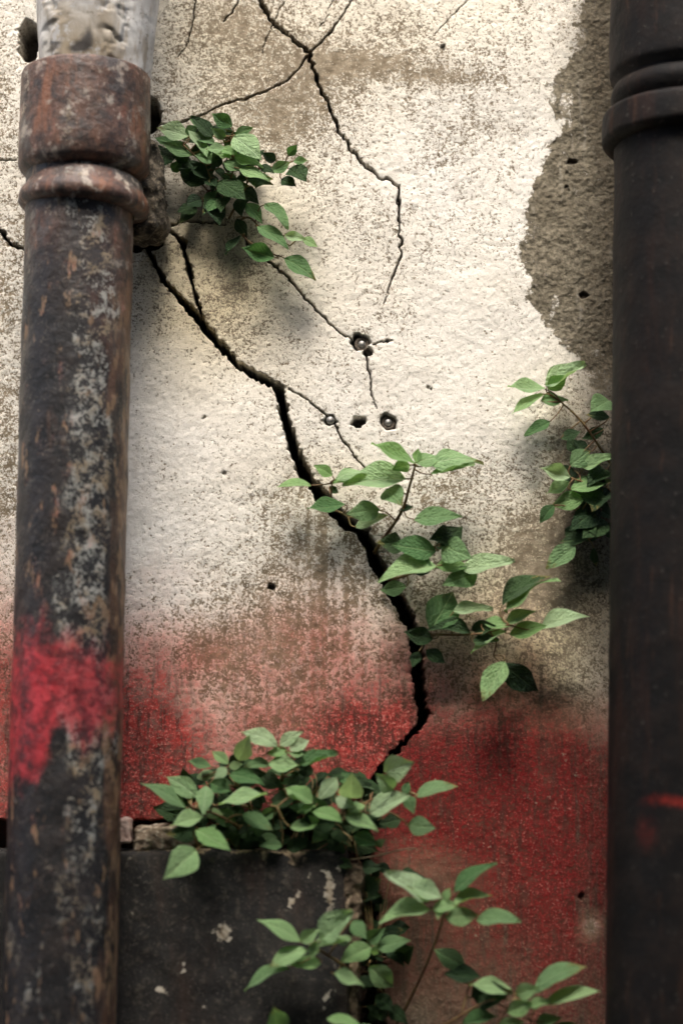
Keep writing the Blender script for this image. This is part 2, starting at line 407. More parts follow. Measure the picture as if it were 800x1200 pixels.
LEAF = {
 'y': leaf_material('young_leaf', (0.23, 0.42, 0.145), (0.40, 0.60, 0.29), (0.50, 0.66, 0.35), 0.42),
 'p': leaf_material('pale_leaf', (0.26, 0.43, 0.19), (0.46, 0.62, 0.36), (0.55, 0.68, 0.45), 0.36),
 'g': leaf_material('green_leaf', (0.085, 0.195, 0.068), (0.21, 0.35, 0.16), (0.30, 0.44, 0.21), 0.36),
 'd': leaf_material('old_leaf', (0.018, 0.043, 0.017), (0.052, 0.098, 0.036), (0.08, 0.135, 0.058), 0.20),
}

# ------------------------------------------------------------------ ground
gm = mesh_from('ground', [(-60, 0.32, 0), (60, 0.32, 0), (60, -60, 0), (-60, -60, 0), (-60, 60, 0), (60, 60, 0)], [(3, 2, 1, 0), (0, 1, 5, 4)], False)
tag(link('ground', gm, MAT_GROUND), kind='structure')

# ------------------------------------------------------------------ house added unseen behind the viewer, sized to shade the foot of the wall
HY, HH = -3.3, 5.82
hs = empty('added_shade_house', (0, HY-2, 0)); tag(hs, 'added unseen grey house that shades the foot of the cracked wall', 'added shade blocker')
MAT_HOUSE = stone_material('grey_render', (0.16, 0.15, 0.13), (0.22, 0.20, 0.175), (0.26, 0.24, 0.21))
MAT_SHUT = plain_material('green_shutter', (0.04, 0.06, 0.05), (0.06, 0.08, 0.065), 30)
def box_part(name, x0, x1, y0, y1, z0, z1, mat, par):
    Vh, Fh = rounded_block(x0, x1, y0, y1, z0, z1, 0.01, 4, 4, 4)
    return link(name, mesh_from(name, Vh, Fh, False), mat, par)
box_part('shade_house_wall', -9, 9, HY-4, HY, -0.02, HH, MAT_HOUSE, hs)
box_part('cornice', -9.1, 9.1, HY-0.3, HY+0.12, HH-0.25, HH+0.03, MAT_HOUSE, hs)
for k in range(5):
    for zz in (1.1, 3.9): box_part('shutter', -7+3*k, -5.9+3*k, HY-0.02, HY+0.03, zz, zz+1.5, MAT_SHUT, hs)

# ------------------------------------------------------------------ the wall: one thick slab, front modelled grain by grain
def axis_coords(lo, hi, a, b, step, g=1.18, mx=0.15):
    core = list(np.arange(a, b, step)); out = list(core)
    x, s = core[-1], step
    while x < hi: s = min(s*g, mx); x += s; out.append(min(x, hi))
    x, s = core[0], step; left = []
    while x > lo: s = min(s*g, mx); x -= s; left.append(max(x, lo))
    return np.array(left[::-1]+out, np.float32)
_a = at(-30, 1225); _b = at(770, -25)
XS = axis_coords(-2.2, 2.2, _a.x, _b.x, 0.00122); ZS = axis_coords(-0.02, 3.4, _a.z, _b.z, 0.00122)
X, Z = np.meshgrid(XS, ZS)
U, V_ = uv_of(X, 0.0, Z); U = U.astype(np.float32); V_ = V_.astype(np.float32)

CRACKS = [   # (u, v, full width) polylines read off the wall
 [(168,284,4.5),(180,306,6.5),(190,325,7),(212,352,8),(235,375,10),(255,402,9.5),(280,428,9.5),(305,441,10),(326,454,12),(333,480,10),(340,512,11),(348,535,12),(357,556,14),(380,585,15),(402,609,15),(427,627,14),(440,655,16),(455,682,17),(475,720,15),(487,745,13),(490,780,13),(492,815,14),(497,838,13),(489,853,6),(463,880,6),(446,902,9),(434,930,15),(428,965,15),(426,1000,15),(434,1060,20),(440,1120,22),(437,1250,24)],
 [(190,262,5),(204,276,5),(215,283,6),(220,310,6),(228,340,6),(237,372,6)],
 [(185,268,5),(200,263,4),(225,260,3.5),(265,262,1.5)],
 [(284,262,2),(291,286,3),(330,318,2.6),(345,335,2.4),(362,354,2.2),(385,378,2.0),(403,393,1.8),(414,398,2.2)],
 [(426,408,3),(430,418,2.6),(433,440,2.4),(436,462,1.9),(441,479,1.2)],
 [(300,-30,6),(303,0,6),(315,22,6),(340,45,5.2),(362,63,5.2),(372,95,4.6),(388,130,4.6),(400,160,4.2),(420,188,4),(445,206,3.4),(466,216,4.2),(468,250,3),(470,298,2.6),(460,325,2.1),(450,356,1.2)],
 [(362,63,2.6),(350,80,2.2),(335,95,2.2),(312,107,2.4),(290,115,2.2),(270,119,2),(250,128,2),(232,136,1.8),(215,143,2),(185,147,2)],
 [(362,63,2),(385,40,2.2),(400,20,2),(413,-2,1.8),(425,-25,1.6)],
 [(231,-10,1.2),(227,25,1.4),(220,50,1.2),(209,66,0.8)],
 [(282,-5,1.5),(272,15,1.5),(262,25,1)],
 [(392,-5,1.1),(383,18,1.1),(375,33,0.8)],
 [(333,3,1),(318,30,1),(308,62,0.7)],
 [(-20,262,6),(0,270,6),(10,284,6),(28,292,5)],[(-20,186,1.6),(20,188,1.6)],
 [(338,455,1.4),(352,464,1.8),(362,470,1.6),(372,478,1.7),(383,487,2)],
 [(392,497,2.6),(397,508,2.2),(405,521,2.0),(420,540,1.8),(435,557,1.4)],
 [(436,404,2.5),(446,401,1.6),(460,399,1.8)],
 [(392,603,4),(408,617,4),(424,630,3)],
 [(560,-8,0.9),(540,8,1.0),(520,28,0.9),(505,45,0.6)],
]
H = np.zeros_like(X); crack = np.zeros_like(X)
H += (fbm(X*6, Z*6, 2, 4)-0.5)*0.007 + (fbm(X*40, Z*40, 5, 4)-0.5)*0.0016 + (fbm(X*190, Z*190, 9, 2)-0.5)*0.0011
def tri(x): return np.abs((x % 1.0)*2-1)
ju = (fbm(U/9, V_/9, 21, 3)-0.5)*6.5 + (vnoise(U/3.2, V_/3.2, 33)-0.5)*2.6 + (tri(V_/23+vnoise(U/30, V_/30, 35)*3)-0.5)*3.0
jv = (fbm(U/9, V_/9, 27, 3)-0.5)*6.5 + (vnoise(U/3.2, V_/3.2, 37)-0.5)*2.6 + (tri(U/19+vnoise(U/30, V_/30, 39)*3)-0.5)*2.4
wv = 0.72 + 0.56*fbm(U/7, V_/7, 41, 3)
for line in CRACKS:
    for (p, q) in zip(line[:-1], line[1:]):
        mrg = 26
        iu = np.where((XS > at(min(p[0], q[0])-mrg, 600).x - 0.05) & (XS < at(max(p[0], q[0])+mrg, 600).x + 0.05))[0]
        iz = np.where((ZS < at(400, min(p[1], q[1])-mrg).z) & (ZS > at(400, max(p[1], q[1])+mrg).z))[0]
        if len(iu) == 0 or len(iz) == 0: continue
        sl = (slice(iz[0], iz[-1]+1), slice(iu[0], iu[-1]+1))
        thin = 0.45 if max(p[2], q[2]) < 3 else 0.8
        du, dv = U[sl]+ju[sl]*thin-p[0], V_[sl]+jv[sl]*thin-p[1]
        ex, ey = q[0]-p[0], q[1]-p[1]; L2 = ex*ex+ey*ey
        t = np.clip((du*ex+dv*ey)/L2, 0, 1)
        dist = np.hypot(du-t*ex, dv-t*ey); hw = 0.5*(p[2]+(q[2]-p[2])*t)*wv[sl]; hw = hw*np.interp(hw, [0.5, 2.0, 4.0, 6.0], [0.70, 0.62, 0.80, 0.96])
        c = 1-sstep(hw-0.55, hw+0.55, dist); crack[sl] = np.maximum(crack[sl], c)
        dep = np.minimum(0.085, 0.0030*(hw*2)**1.75+0.0025)
        H[sl] = np.maximum(H[sl], H[sl]*(1-c)+c*dep)
        # broken, slightly dished lips beside the wider cracks
        H[sl] += 0.0022*np.exp(-np.maximum(dist-hw, 0)/2.5)*(1-c)*np.clip(hw/5, 0, 1)*sstep(0.5, 0.7, vnoise(U[sl]/6, V_[sl]/6, 43))
# the panel left of and below the long crack stands a few mm proud
main = np.array([(c[0], c[1]) for c in CRACKS[0]], np.float32)
xcr = np.interp(V_, main[:, 1], main[:, 0])
leftside = ((U < xcr) & (V_ > 420)).astype(np.float32)
H -= leftside*0.004*sstep(430, 560, V_)
# plaster lost beside the right-hand downpipe
pb_v = np.array([-900,-60,0,60,100,125,142,158,170,195,215,260,300,335,350,380,405,430,470,520], np.float32)
pb_u = np.array([700,690,676,668,642,652,662,655,634,634,626,613,610,622,613,640,666,680,700,760], np.float32)
bu = np.interp(V_, pb_v, pb_u) + (fbm(U/22, V_/22, 61, 5, 0.62)-0.5)*34
peel = sstep(-5, 6, U-bu+(vnoise(U/3, V_/3, 67)-0.5)*6)*(1-0.5*sstep(0.56, 0.74, fbm(U/16, V_/30, 69, 4))*(1-sstep(15, 60, U-bu)))*(1-0.6*sstep(400, 470, V_))*(1-sstep(880, 900, U))*(V_ < 520)
H += peel*(0.0014 + (fbm(X*60, Z*60, 71, 4)-0.5)*0.004 + (fbm(X*260, Z*260, 73, 2)-0.5)*0.0022)
# pits and holes
PITS = [(422,401,11,10,0.014),(418,394,5,4,0.012),(431,412,6,5,0.010),(455,494,11,11,0.010),(420,494,8,6,0.022),(387,492,7.5,7,0.008),
        (318,688,4,4,0.008),(176,134,13,22,0.06),(34,48,12,26,0.05),(500,453,2.5,2.5,0.004),(455,399,3,2.5,0.005),
        (505,455,2,2,0.004),(670,187,7,4,0.005),(683,345,6,4,0.005),(178,278,14,16,0.05),(160,262,20,34,0.05),(240,490,2.5,2.5,0.003),(262,555,2.5,2.5,0.003),
        (520,55,2.5,4,0.004),(665,220,3,3,0.003),(680,1051,4,4,.004)]
for (pu, pv, ru, rv, dp) in PITS:
    a = np.hypot((U+ju*0.7-pu)/ru, (V_+jv*0.7-pv)/rv); c = 1-sstep(0.72, 1.05, a)
    H += c*dp; crack = np.maximum(crack, c*(0.9 if dp > 0.004 else 0.5))
# the horizontal slot above the stone block, hollow behind the plants
lip = 962 + (fbm(U/14, V_/40, 81, 3)-0.5)*10
slot = sstep(-2, 2, V_-lip)*(U < xcr+4)
H += slot*(0.045+(fbm(X*45, Z*45, 83, 4)-0.5)*0.02)
crack = np.maximum(crack, slot*0.85)

wear = 0.19 + 0.72*(fbm(U/95, V_/95, 91, 4)-0.46) + 0.75*(fbm(U/5, V_/85, 93, 4)-0.5)*(np.exp(-((U-390)/100)**2-((V_-690)/120)**2)+0.15) + blobs(U, V_, [
  (270,60,150,130,0.42),(430,72,65,16,0.46),(520,90,75,12,0.38),(470,20,140,50,0.2),(270,330,90,90,0.30),(330,150,80,60,0.22),
  (375,640,65,65,0.42),(350,740,110,90,0.40),(590,680,90,90,0.42),(500,590,60,50,0.25),(660,720,50,260,0.30),
  (330,880,120,60,0.22),(570,1090,190,190,1.05),(540,220,90,140,0.09),(330,800,130,80,0.15),(5,420,28,420,0.40),(520,470,70,150,-0.08),(230,520,70,120,-0.06),(330,600,40,30,0.10),(660,560,35,90,0.35),(260,490,14,60,0.08),(540,800,120,120,0.12)])
yellow = np.clip(0.17 + 0.3*(fbm(U/120, V_/120, 95, 3)-0.5) + blobs(U, V_, [
  (230,60,150,110,0.45),(240,330,110,100,1.0),(300,230,90,70,0.3),(600,720,110,110,0.75),(670,600,50,160,0.6),(480,30,160,60,0.25),(510,1090,120,140,0.9),(650,850,50,80,0.6),(380,560,70,40,0.25)]), 0, 1)
ru_ = np.array([-300,0,60,150,200,260,320,400,470,498,540,620,680,720,900], np.float32)
rv_ = np.array([690,690,710,740,755,765,740,730,745,765,770,780,795,815,830], np.float32)
rt = np.interp(U, ru_, rv_) + (fbm(U/50, V_/50, 101, 3)-0.5)*70
redf = sstep(-165, 110, V_-rt)*(0.66+0.32*sstep(0, 140, V_-rt))
redf *= 1-0.34*sstep(960, 1060, V_)*(1-sstep(500, 660, U))
redf *= 1-0.15*sstep(1040, 1180, V_)
redf -= blobs(U, V_, [(268,865,26,60,0.24),(330,835,45,55,0.28),(420,820,50,40,0.05),(676,790,36,60,0.42),(692,1085,17,22,0.95),(500,1030,50,45,0.30),(490,1190,20,20,.3)])
redf += blobs(U, V_, [(690,980,60,140,0.45),(560,1080,140,100,0.22),(178,880,36,110,0.35),(430,855,50,40,0.25),(590,920,110,70,0.35),(380,760,90,50,0.10),(200,780,50,40,0.2)])
redf = np.clip(redf, 0, 1.1)*(V_ > 560)
deep = np.clip(sstep(-15, 15, U-xcr)*sstep(800, 900, V_)*0.95 + blobs(U, V_, [(180,890,30,70,0.25)]), 0, 1)
grime_shade = np.clip(blobs(U, V_, [(700,40,45,110,0.55),(715,600,55,300,0.75),(728,250,50,280,0.70),(740,640,60,160,0.3),(660,640,40,130,0.25),(275,320,75,50,0.34),(300,205,75,60,0.18),(750,1050,60,300,0.35),(640,1210,220,110,0.42),(480,1200,120,130,0.36),(560,1110,150,110,0.20),(540,830,120,60,0.18),  # stains, plus shade of the black pipe painted on the wall strip
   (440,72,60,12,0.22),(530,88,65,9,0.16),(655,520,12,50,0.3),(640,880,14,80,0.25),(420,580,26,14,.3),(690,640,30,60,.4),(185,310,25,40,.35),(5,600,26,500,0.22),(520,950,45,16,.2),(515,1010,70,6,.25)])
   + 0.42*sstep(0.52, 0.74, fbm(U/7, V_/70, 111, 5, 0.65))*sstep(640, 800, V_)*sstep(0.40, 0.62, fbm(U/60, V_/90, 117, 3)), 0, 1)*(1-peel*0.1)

nx, nz = len(XS), len(ZS)
VW = np.stack([X, H, Z], -1).reshape(-1, 3)
FW = grid_faces(nx, nz)
# back and rim, so the wall is a slab 0.3 m thick
ring = np.concatenate([np.arange(nx), np.arange(1, nz)*nx+nx-1, (nz-1)*nx+np.arange(nx-2, -1, -1), np.arange(nz-2, 0, -1)*nx])
rb = VW[ring].copy(); rb[:, 1] = 0.30
i0 = len(VW); k = np.arange(len(ring)); k2 = (k+1) % len(ring)
FR = np.stack([ring[k2], ring[k], i0+k, i0+k2], 1)
cb = np.array([[XS[0], .30, ZS[0]], [XS[-1], .30, ZS[0]], [XS[-1], .30, ZS[-1]], [XS[0], .30, ZS[-1]]])
ib = i0+len(rb)
VW = np.concatenate([VW, rb, cb]); FW = np.concatenate([FW, FR, np.array([[ib+1, ib, ib+3, ib+2]])])
def pad(a): return np.concatenate([a.ravel(), np.zeros(len(VW)-a.size, np.float32)])
wm = mesh_from('plaster_wall', VW, FW, True, {n: pad(a) for n, a in dict(wear=wear, red=redf, peel=peel, crack=crack, yellow=yellow, grime_shade=grime_shade, deepred=deep).items()})
cf = pad(crack)[FW]; steep = (cf.max(1)-cf.min(1)) > 0.2
wm.polygons.foreach_set('use_smooth', ~steep)
tag(link('plaster_wall', wm, MAT_WALL), 'cracked cream plaster wall with red spray paint along its lower part', 'wall')

# ------------------------------------------------------------------ dark stone block at the foot of the wall
BD = 0.062
bt = at(270, 996, BD).z; bx1 = at(408, 1100, BD).x; bx0 = at(-260, 1100, BD).x
Vb, Fb = rounded_block(bx0, bx1, -BD, 0.03, 0.0, bt, 0.008, 260, 16, 330, 0.0032, 22.0, 5)
ub, vb = uv_of(Vb[:, 0], Vb[:, 1], Vb[:, 2])
chip = blobs(ub, vb, [(262,1093,9,14,0.75),(190,1160,11,5,0.65),(342,1056,11,8,0.8),(386,1050,6,24,0.85),(390,1085,4,14,0.6),(392,1130,6,14,0.5),(240,1180,8,4,0.35),(216,1135,5,10,0.35),(300,1120,5,5,0.3),(352,1046,6,4,.5),(380,1165,8,14,.4),(300,1170,5,8,.25)])
tope = blobs(ub, vb, [(345,1006,18,12,0.62),(308,1006,12,9,0.55),(272,1008,14,10,0.5),(235,1004,10,8,0.4),(200,995,60,6,0.35),(300,996,100,5,0.4)])
bm_ = mesh_from('stone_block', Vb, Fb, True, {'chip': chip, 'topedge': tope})
tag(link('stone_block', bm_, MAT_BLOCK), 'blackened stone block with chipped pale flecks at the foot of the wall', 'stone block')

def rock(name, u, v, d, wu, hv, dep, mat, label, seed, rot=0.0):
    c = at(u, v, d); s = px(d)
    Vr, Fr = rounded_block(-wu*s/2, wu*s/2, -dep/2, dep/2, -hv*s/2, hv*s/2, min(wu*s, hv*s, dep)*0.16, 34, 24, 28, min(wu, hv)*s*0.22, 90, seed)
    o = link(name, mesh_from(name, Vr, Fr), mat); o.location = c; o.rotation_euler = (0, rot, 0)
    return tag(o, label, 'stone')
rock('mortar_chunk', 194, 982, 0.022, 66, 27, 0.055, MAT_RUBBLE, 'crumbling pale mortar chunk lying on top of the black block', 3, -0.05)
rock('brown_stone', 411, 1046, 0.03, 26, 60, 0.06, MAT_BROWNSTONE, 'brown stone wedged between the black block and the crack', 4, 0.12)
rock('brown_stone', 408, 1150, 0.02, 24, 110, 0.06, MAT_BROWNSTONE, 'tall brown stone standing beside the lower end of the crack', 6, 0.02)
o = rock('clay_fragment', 146, 974, 0.035, 16, 27, 0.04, MAT_PINK, 'small pale pink clay fragment beside the rusty pipe on the black block', 8, -0.15); o['category'] = 'clay fragment'

# ------------------------------------------------------------------ left downpipe
def axis_frame(p_bot, p_top):
    a = (p_top-p_bot).normalized()
    q = Vector((0, 0, 1)).rotation_difference(a)
    return q
PD = 0.105
pt, pb = at(93.5, 250, PD), at(69, 1200, PD)
ax = (pt-pb).normalized(); foot = pb - ax*(pb.z/ax.z)
RS = 65.0*px(PD)
root = empty('rusty_downpipe', foot)
tag(root, 'rusty iron downpipe with wide collar and red sprayed band', 'downpipe')
Q = axis_frame(pb, pt)
MW = Matrix.Translation(foot) @ Q.to_matrix().to_4x4()
MWi = MW.inverted()
def zl(v, u=90, d=PD): return (MWi @ at(u, v, d)).z
def put_part(name, Vp, Fp, mat, parent, attrs_fn=None, mw=MW, n_ngon=None):
    me = mesh_from(name, Vp, Fp)
    if attrs_fn:
        Wp = np.array(Vp) @ np.array(mw.to_3x3()).T + np.array(mw.translation)
        for k_, a_ in attrs_fn(np.array(Vp), Wp).items():
            t_ = me.attributes.new(k_, 'FLOAT', 'POINT'); t_.data.foreach_set('value', np.asarray(a_, np.float32).ravel())
    me.materials.append(mat)
    o = bpy.data.objects.new(name, me); COL.objects.link(o); o.parent = parent
    o.matrix_parent_inverse = Matrix.Translation(-parent.location); o.matrix_basis = mw
    return o
def shaft_attrs(Vl, W):
    u, v = uv_of(W[:, 0], W[:, 1], W[:, 2])
    th = np.arctan2(Vl[:, 1], Vl[:, 0]); side = np.clip(np.cos(th)*1.25-0.35, 0, 1)**1.5 + 0.55*np.clip(-np.cos(th)-0.55, 0, 1)
    lim = np.interp(u, [0, 25, 45, 60, 75, 95, 115, 140], [935, 930, 915, 880, 860, 880, 872, 860])
    lim = lim + (fbm(u/8, v/30, 131, 3)-0.5)*40
    up = np.interp(u, [0, 30, 60, 100, 140], [752, 758, 765, 772, 785])
    front = (Vl[:, 1] < 0.02)
    red = sstep(-75, 50, v-up)*(1-sstep(-45, 22, v-lim))*front*np.interp(u, [10, 40, 75, 110, 135], [0.70, 0.85, 1.0, 0.95, 0.65])
    red += blobs(u, v, [(60,790,90,22,0.25)])*front
    return {'side': side, 'lichen': np.clip(np.exp(-((th+1.15)/0.5)**2)-0.2, -0.2, 1)*(1-0.55*sstep(820, 1000, v))-0.10*sstep(850, 1000, v), 'red': red, 'rusty': blobs(u, v, [(150,300,40,90,0.9),(40,260,30,40,.5)])}
zc = zl(250)
zs = np.concatenate([np.linspace(0, zl(1230), 20)[:-1], np.linspace(zl(1230), zc+0.06, 420)])
Vs, Fs = lathe([(z, RS) for z in zs], 180, 0.0016, 26, 141)
put_part('shaft', Vs, Fs, MAT_PIPE, root, shaft_attrs)
r_att = lambda Vl, W: {'side': np.full(len(Vl), 0.35), 'red': np.zeros(len(Vl)), 'rusty': np.full(len(Vl), 0.85)}
# collar (socket), its barrel swells slightly; hollow rim at the top
zt, zb = zl(90), zl(206); RC = 79*px(PD)
prof = [(zb-0.004, RS-0.002), (zb-0.001, RC-0.009), (zb+0.003, RC-0.003), (zb+0.008, RC), (zb+0.03, RC+0.0005)]
prof += [(zb+0.03+(zt-zb-0.045)*i/50, RC+0.0005*(1-i/50)) for i in range(1, 50)]
prof += [(zt-0.004, RC), (zt-0.001, RC-0.001), (zt, RC-0.003), (zt-0.001, RC-0.010), (zt-0.006, RC-0.013), (zt-0.05, RC-0.014)]
Vc, Fc = lathe(prof, 180, 0.0013, 30, 151)
mwc = MW @ Matrix.Translation((0.0035, 0, 0))
put_part('collar', Vc, Fc, MAT_PIPE, root, r_att, mwc)
# bead ring under the collar, sagging to the right
zr0, zr1 = zl(250), zl(216); RR = 78.5*px(PD); zm = (zr0+zr1)/2; hh = (zr1-zr0)/2
prof = [(-hh-0.001, RS-0.003), (-hh, RR-0.009), (-hh+0.002, RR-0.003), (-hh+0.005, RR), (-hh+0.012, RR+0.0004), (-hh+0.018, RR-0.001), (-hh+0.022, RR-0.004)] + [(-hh+0.022+(2*hh-0.018)*i/8, RR-0.004-0.007*(i/8)**0.8) for i in range(1, 9)]
Vr, Fr = lathe(prof, 180, 0.0014, 34, 161)
mwr = MW @ Matrix.Translation((0.0055, 0, zm)) @ Matrix.Rotation(math.radians(3.2), 4, 'Y')
put_part('bead_ring', Vr, Fr, MAT_PIPE, root, lambda Vl, W: {'side': np.full(len(Vl), 0.3), 'red': np.zeros(len(Vl)), 'rusty': np.full(len(Vl), 1.25)}, mwr)
# crumpled zinc pipe pushed into the collar
zz0 = zl(110); zz1 = zl(-40)
def zdef(TH, Zp, R):
    cx, sx = np.cos(TH), np.sin(TH)
    rid = np.abs(fbm(cx*3.2+9+sx*1.3, Zp*48+sx*2.0+cx*1.5, 12, 3)-0.5)
    rid2 = np.abs(fbm(cx*3+4+sx*2, Zp*14+sx*2, 17, 3)-0.5)
    msk = np.exp(-((TH-math.pi*1.28)/0.20)**2) + np.exp(-((TH-math.pi*1.66)/0.24)**2)
    crease = (1-np.clip(rid/0.16, 0, 1))*0.0050*np.clip(msk, 0.1, 1)
    return R - crease - rid2*0.006 + 0.003*np.cos(3*TH+0.6)
prof = [(zz0+(zz1-zz0)*i/150, (66+11*min(1.0, i/125))*px(PD)) for i in range(151)] + [(zz1+(3.25-zz1)*i/30, 75*px(PD)) for i in range(1, 31)]
Vz, Fz = lathe(prof, 160, 0.0, 1, 1, deform=zdef)
def zatt(Vl, W):
    u, v = uv_of(W[:, 0], W[:, 1], W[:, 2])
    h = blobs(u, v, [(98,52,13,9,1.0),(104,42,6,11,.9),(88,57,10,6,.7)])*(Vl[:, 1] < 0)
    return {'mortar': np.clip(blobs(u, v, [(100,60,45,16,1.0),(98,30,30,30,0.6),(70,20,14,30,.7),(128,20,16,30,.6)]), 0, 1), 'hole': np.clip(h*1.4-0.35+0.5*(fbm(u/4, v/4, 5, 3)-0.5), 0, 1)}
put_part('zinc_pipe', Vz, Fz, MAT_ZINC, root, zatt, MW @ Matrix.Translation((0.0015, 0, 0)) @ Matrix.Rotation(math.radians(0.3), 4, 'Y'))
# rough mortared bracket that holds the collar to the wall
def lump(name, u, v, d, wu, hv, dep, seed, mat, parent, rot=0.0, amp=0.16, freq=45):
    s = px(d); Vr, Fr = rounded_block(-wu*s/2, wu*s/2, -dep/2, dep/2, -hv*s/2, hv*s/2, min(wu*s, dep)*0.36, 24, 24, 40, min(wu, hv)*s*amp, freq, seed)
    return put_part(name, Vr, Fr, mat, parent, None, Matrix.Translation(at(u, v, d)) @ Matrix.Rotation(rot, 4, 'Y'))
lump('wall_bracket', 166, 222, 0.04, 46, 128, 0.075, 171, MAT_LUMP, root, math.radians(-9), 0.26, 60)

# ------------------------------------------------------------------ right downpipe, dark
PD2 = 0.13
RS2 = 92*px(PD2)
pt, pb = at(808, 250, PD2), at(804, 1200, PD2)
ax = (pt-pb).normalized(); foot2 = pb - ax*(pb.z/ax.z)
root2 = empty('black_downpipe', foot2)
tag(root2, 'black iron downpipe with beaded collar and short red streak beside the peeled plaster', 'downpipe')
MW2 = Matrix.Translation(foot2) @ axis_frame(pb, pt).to_matrix().to_4x4(); MW2i = MW2.inverted()
def zl2(v): return (MW2i @ at(716, v, PD2)).z
def att2(Vl, W):
    u, v = uv_of(W[:, 0], W[:, 1], W[:, 2])
    r = np.exp(-((v-(939-0.00*(u-740)+3*np.sin(u/14)))/8.0)**2)*sstep(732, 785, u)*0.62 + blobs(u, v, [(757,975,18,30,0.30)])
    return {'red': np.clip(r, 0, 1)*(Vl[:, 1] < 0)}
zs = np.concatenate([np.linspace(0, zl2(1230), 20)[:-1], np.linspace(zl2(1230), zl2(135), 260)])
Vs, Fs = lathe([(z, RS2) for z in zs], 160, 0.0012, 22, 181)
put_part('shaft', Vs, Fs, MAT_DARK, root2, att2, MW2)
RB = 107*px(PD2); ra, rb_ = zl2(172), zl2(132)
prof = [(ra-0.001, RS2-0.002), (ra, RB-0.008), (ra+0.003, RB-0.002)] + [(ra+0.006+(rb_-ra-0.012)*i/12, RB+0.0006*math.sin(math.pi*i/12)) for i in range(13)] + [(rb_-0.003, RB-0.002), (rb_, RB-0.008), (rb_+0.002, RS2)]
Vr, Fr = lathe(prof, 180, 0.0011, 30, 185)
put_part('bead_ring', Vr, Fr, MAT_DARK, root2, att2, MW2)
c0, c1, c2 = zl2(130), zl2(84), zl2(76)
R1 = 97*px(PD2); R2 = 99*px(PD2)
prof = [(c0-0.002, RS2-0.003), (c0+0.002, R1-0.006)] + [(c0+0.006+0.022*i/10, R1-0.003+0.003*math.sin(math.pi*i/10)) for i in range(11)] + [(c0+0.030, R1-0.007), (c0+0.034, R1-0.007), (c0+0.040, R2-0.001)]
prof += [(c0+0.045+0.16*i/30, R2) for i in range(31)] + [(c0+0.207, R2-0.004), (c0+0.207, R2-0.012)]
Vr, Fr = lathe(prof, 180, 0.0012, 30, 189)
put_part('collar', Vr, Fr, MAT_DARK, root2, att2, MW2)
Vr, Fr = lathe([(c0+0.17+(3.3-c0-0.17)*i/40, RS2-0.004) for i in range(41)], 160, 0.001, 20, 193)
put_part('upper_shaft', Vr, Fr, MAT_DARK, root2, att2, MW2)

# ------------------------------------------------------------------ anchor bolts
def bolt(u, v, r, seat, label):
    c = at(u, v, 0.0); e = empty('anchor_bolt', c); tag(e, label, 'bolt', None)
    R = r*px(); rng = random.Random(int(u))
    prof = [(-0.03, R*0.75), (0.0, R*0.75), (0.0005, R)] + [(R*0.8*math.sin(math.pi/2*i/7), R*math.cos(math.pi/2*i/7)) for i in range(8)]
    Vd, Fd = lathe(prof, 20); mw = Matrix.Translation(c+Vector((0, 0.0065 if seat else 0.003, 0))) @ Matrix.Rotation(math.radians(90), 4, 'X')
    put_part('bolt_head', Vd, Fd, MAT_STEEL, e, None, mw)
    if seat:
        prof = [(-0.004, R*0.9), (-0.004, R*1.95), (0.0, R*2.0), (0.0009, R*1.85), (0.0009, R*1.2), (-0.001, R*0.9)]
        Vd, Fd = lathe(prof, 22, R*0.16, 300, int(u)); put_part('washer', Vd, Fd, MAT_WASH, e, None, mw)
bolt(424, 402, 4.6, True, 'domed steel bolt in a ragged pit where thin cracks meet')
bolt(455, 494, 4.6, True, 'domed steel bolt in a round dark pit beside the empty bolt hole')
bolt(387, 492, 5.0, False, 'bare domed bolt head without washer on a thin crack')

# ------------------------------------------------------------------ leaves
def leaf_mesh(name, curl, fold, wave, tipp, seed):
    rng = random.Random(seed); na, nl = 8, 12
    Vv, UV = [], []
    for j in range(nl+1):
        t = j/nl
        hw = (math.sin(math.pi*min(1, t**0.86))**1.05)*(1-0.22*t**tipp)*0.54 if 0 < t < 1 else 0.004
        hw = max(hw, 0.004)
        asym = 1+0.05*math.sin(3*t+seed)
        for i in range(na+1):
            s = i/na*2-1
            x = s*hw*(asym if s > 0 else 2-asym)*(1+0.02*math.sin(t*23+seed*2+s))
            z = -curl*(t-0.25)**2 - fold*-abs(s)*hw*1.6 - 0.10*curl*s*s*hw + wave*math.sin(t*8+seed+s*1.5)*abs(s)*0.06 + 0.012*math.cos(t*44-abs(s)*5)*(1-abs(s))
            Vv.append((x, t, z)); UV.append((0.5+s*hw, t))
    F = grid_faces(na+1, nl+1)
    me = mesh_from(name, Vv, F)
    uvl = me.uv_layers.new(name='UVMap'); li = np.zeros(len(me.loops), np.int32); me.loops.foreach_get('vertex_index', li)
    uvl.data.foreach_set('uv', np.array(UV, np.float32)[li].ravel())
    return me
SHAPES = [(0.7, 0.06, 1.2, 2.2, 7), (-0.3, 0.26, 1.3, 3.2, 8), (0.35, 0.12, 0.5, 3.0, 1), (0.15, 0.18, 0.8, 2.6, 2), (0.45, 0.08, 0.4, 3.5, 3), (0.25, 0.24, 0.6, 2.4, 4), (-0.12, 0.14, 0.9, 3.0, 5), (0.5, 0.18, 0.3, 2.8, 6)]
LMESH = {}
for kk in LEAF:
    for si, sh in enumerate(SHAPES):
        me = leaf_mesh('leaf_blade', *sh); me.materials.append(LEAF[kk]); LMESH[(kk, si)] = me
CAMP = Vector((CAM_X, -CAM_D, CAM_Z))

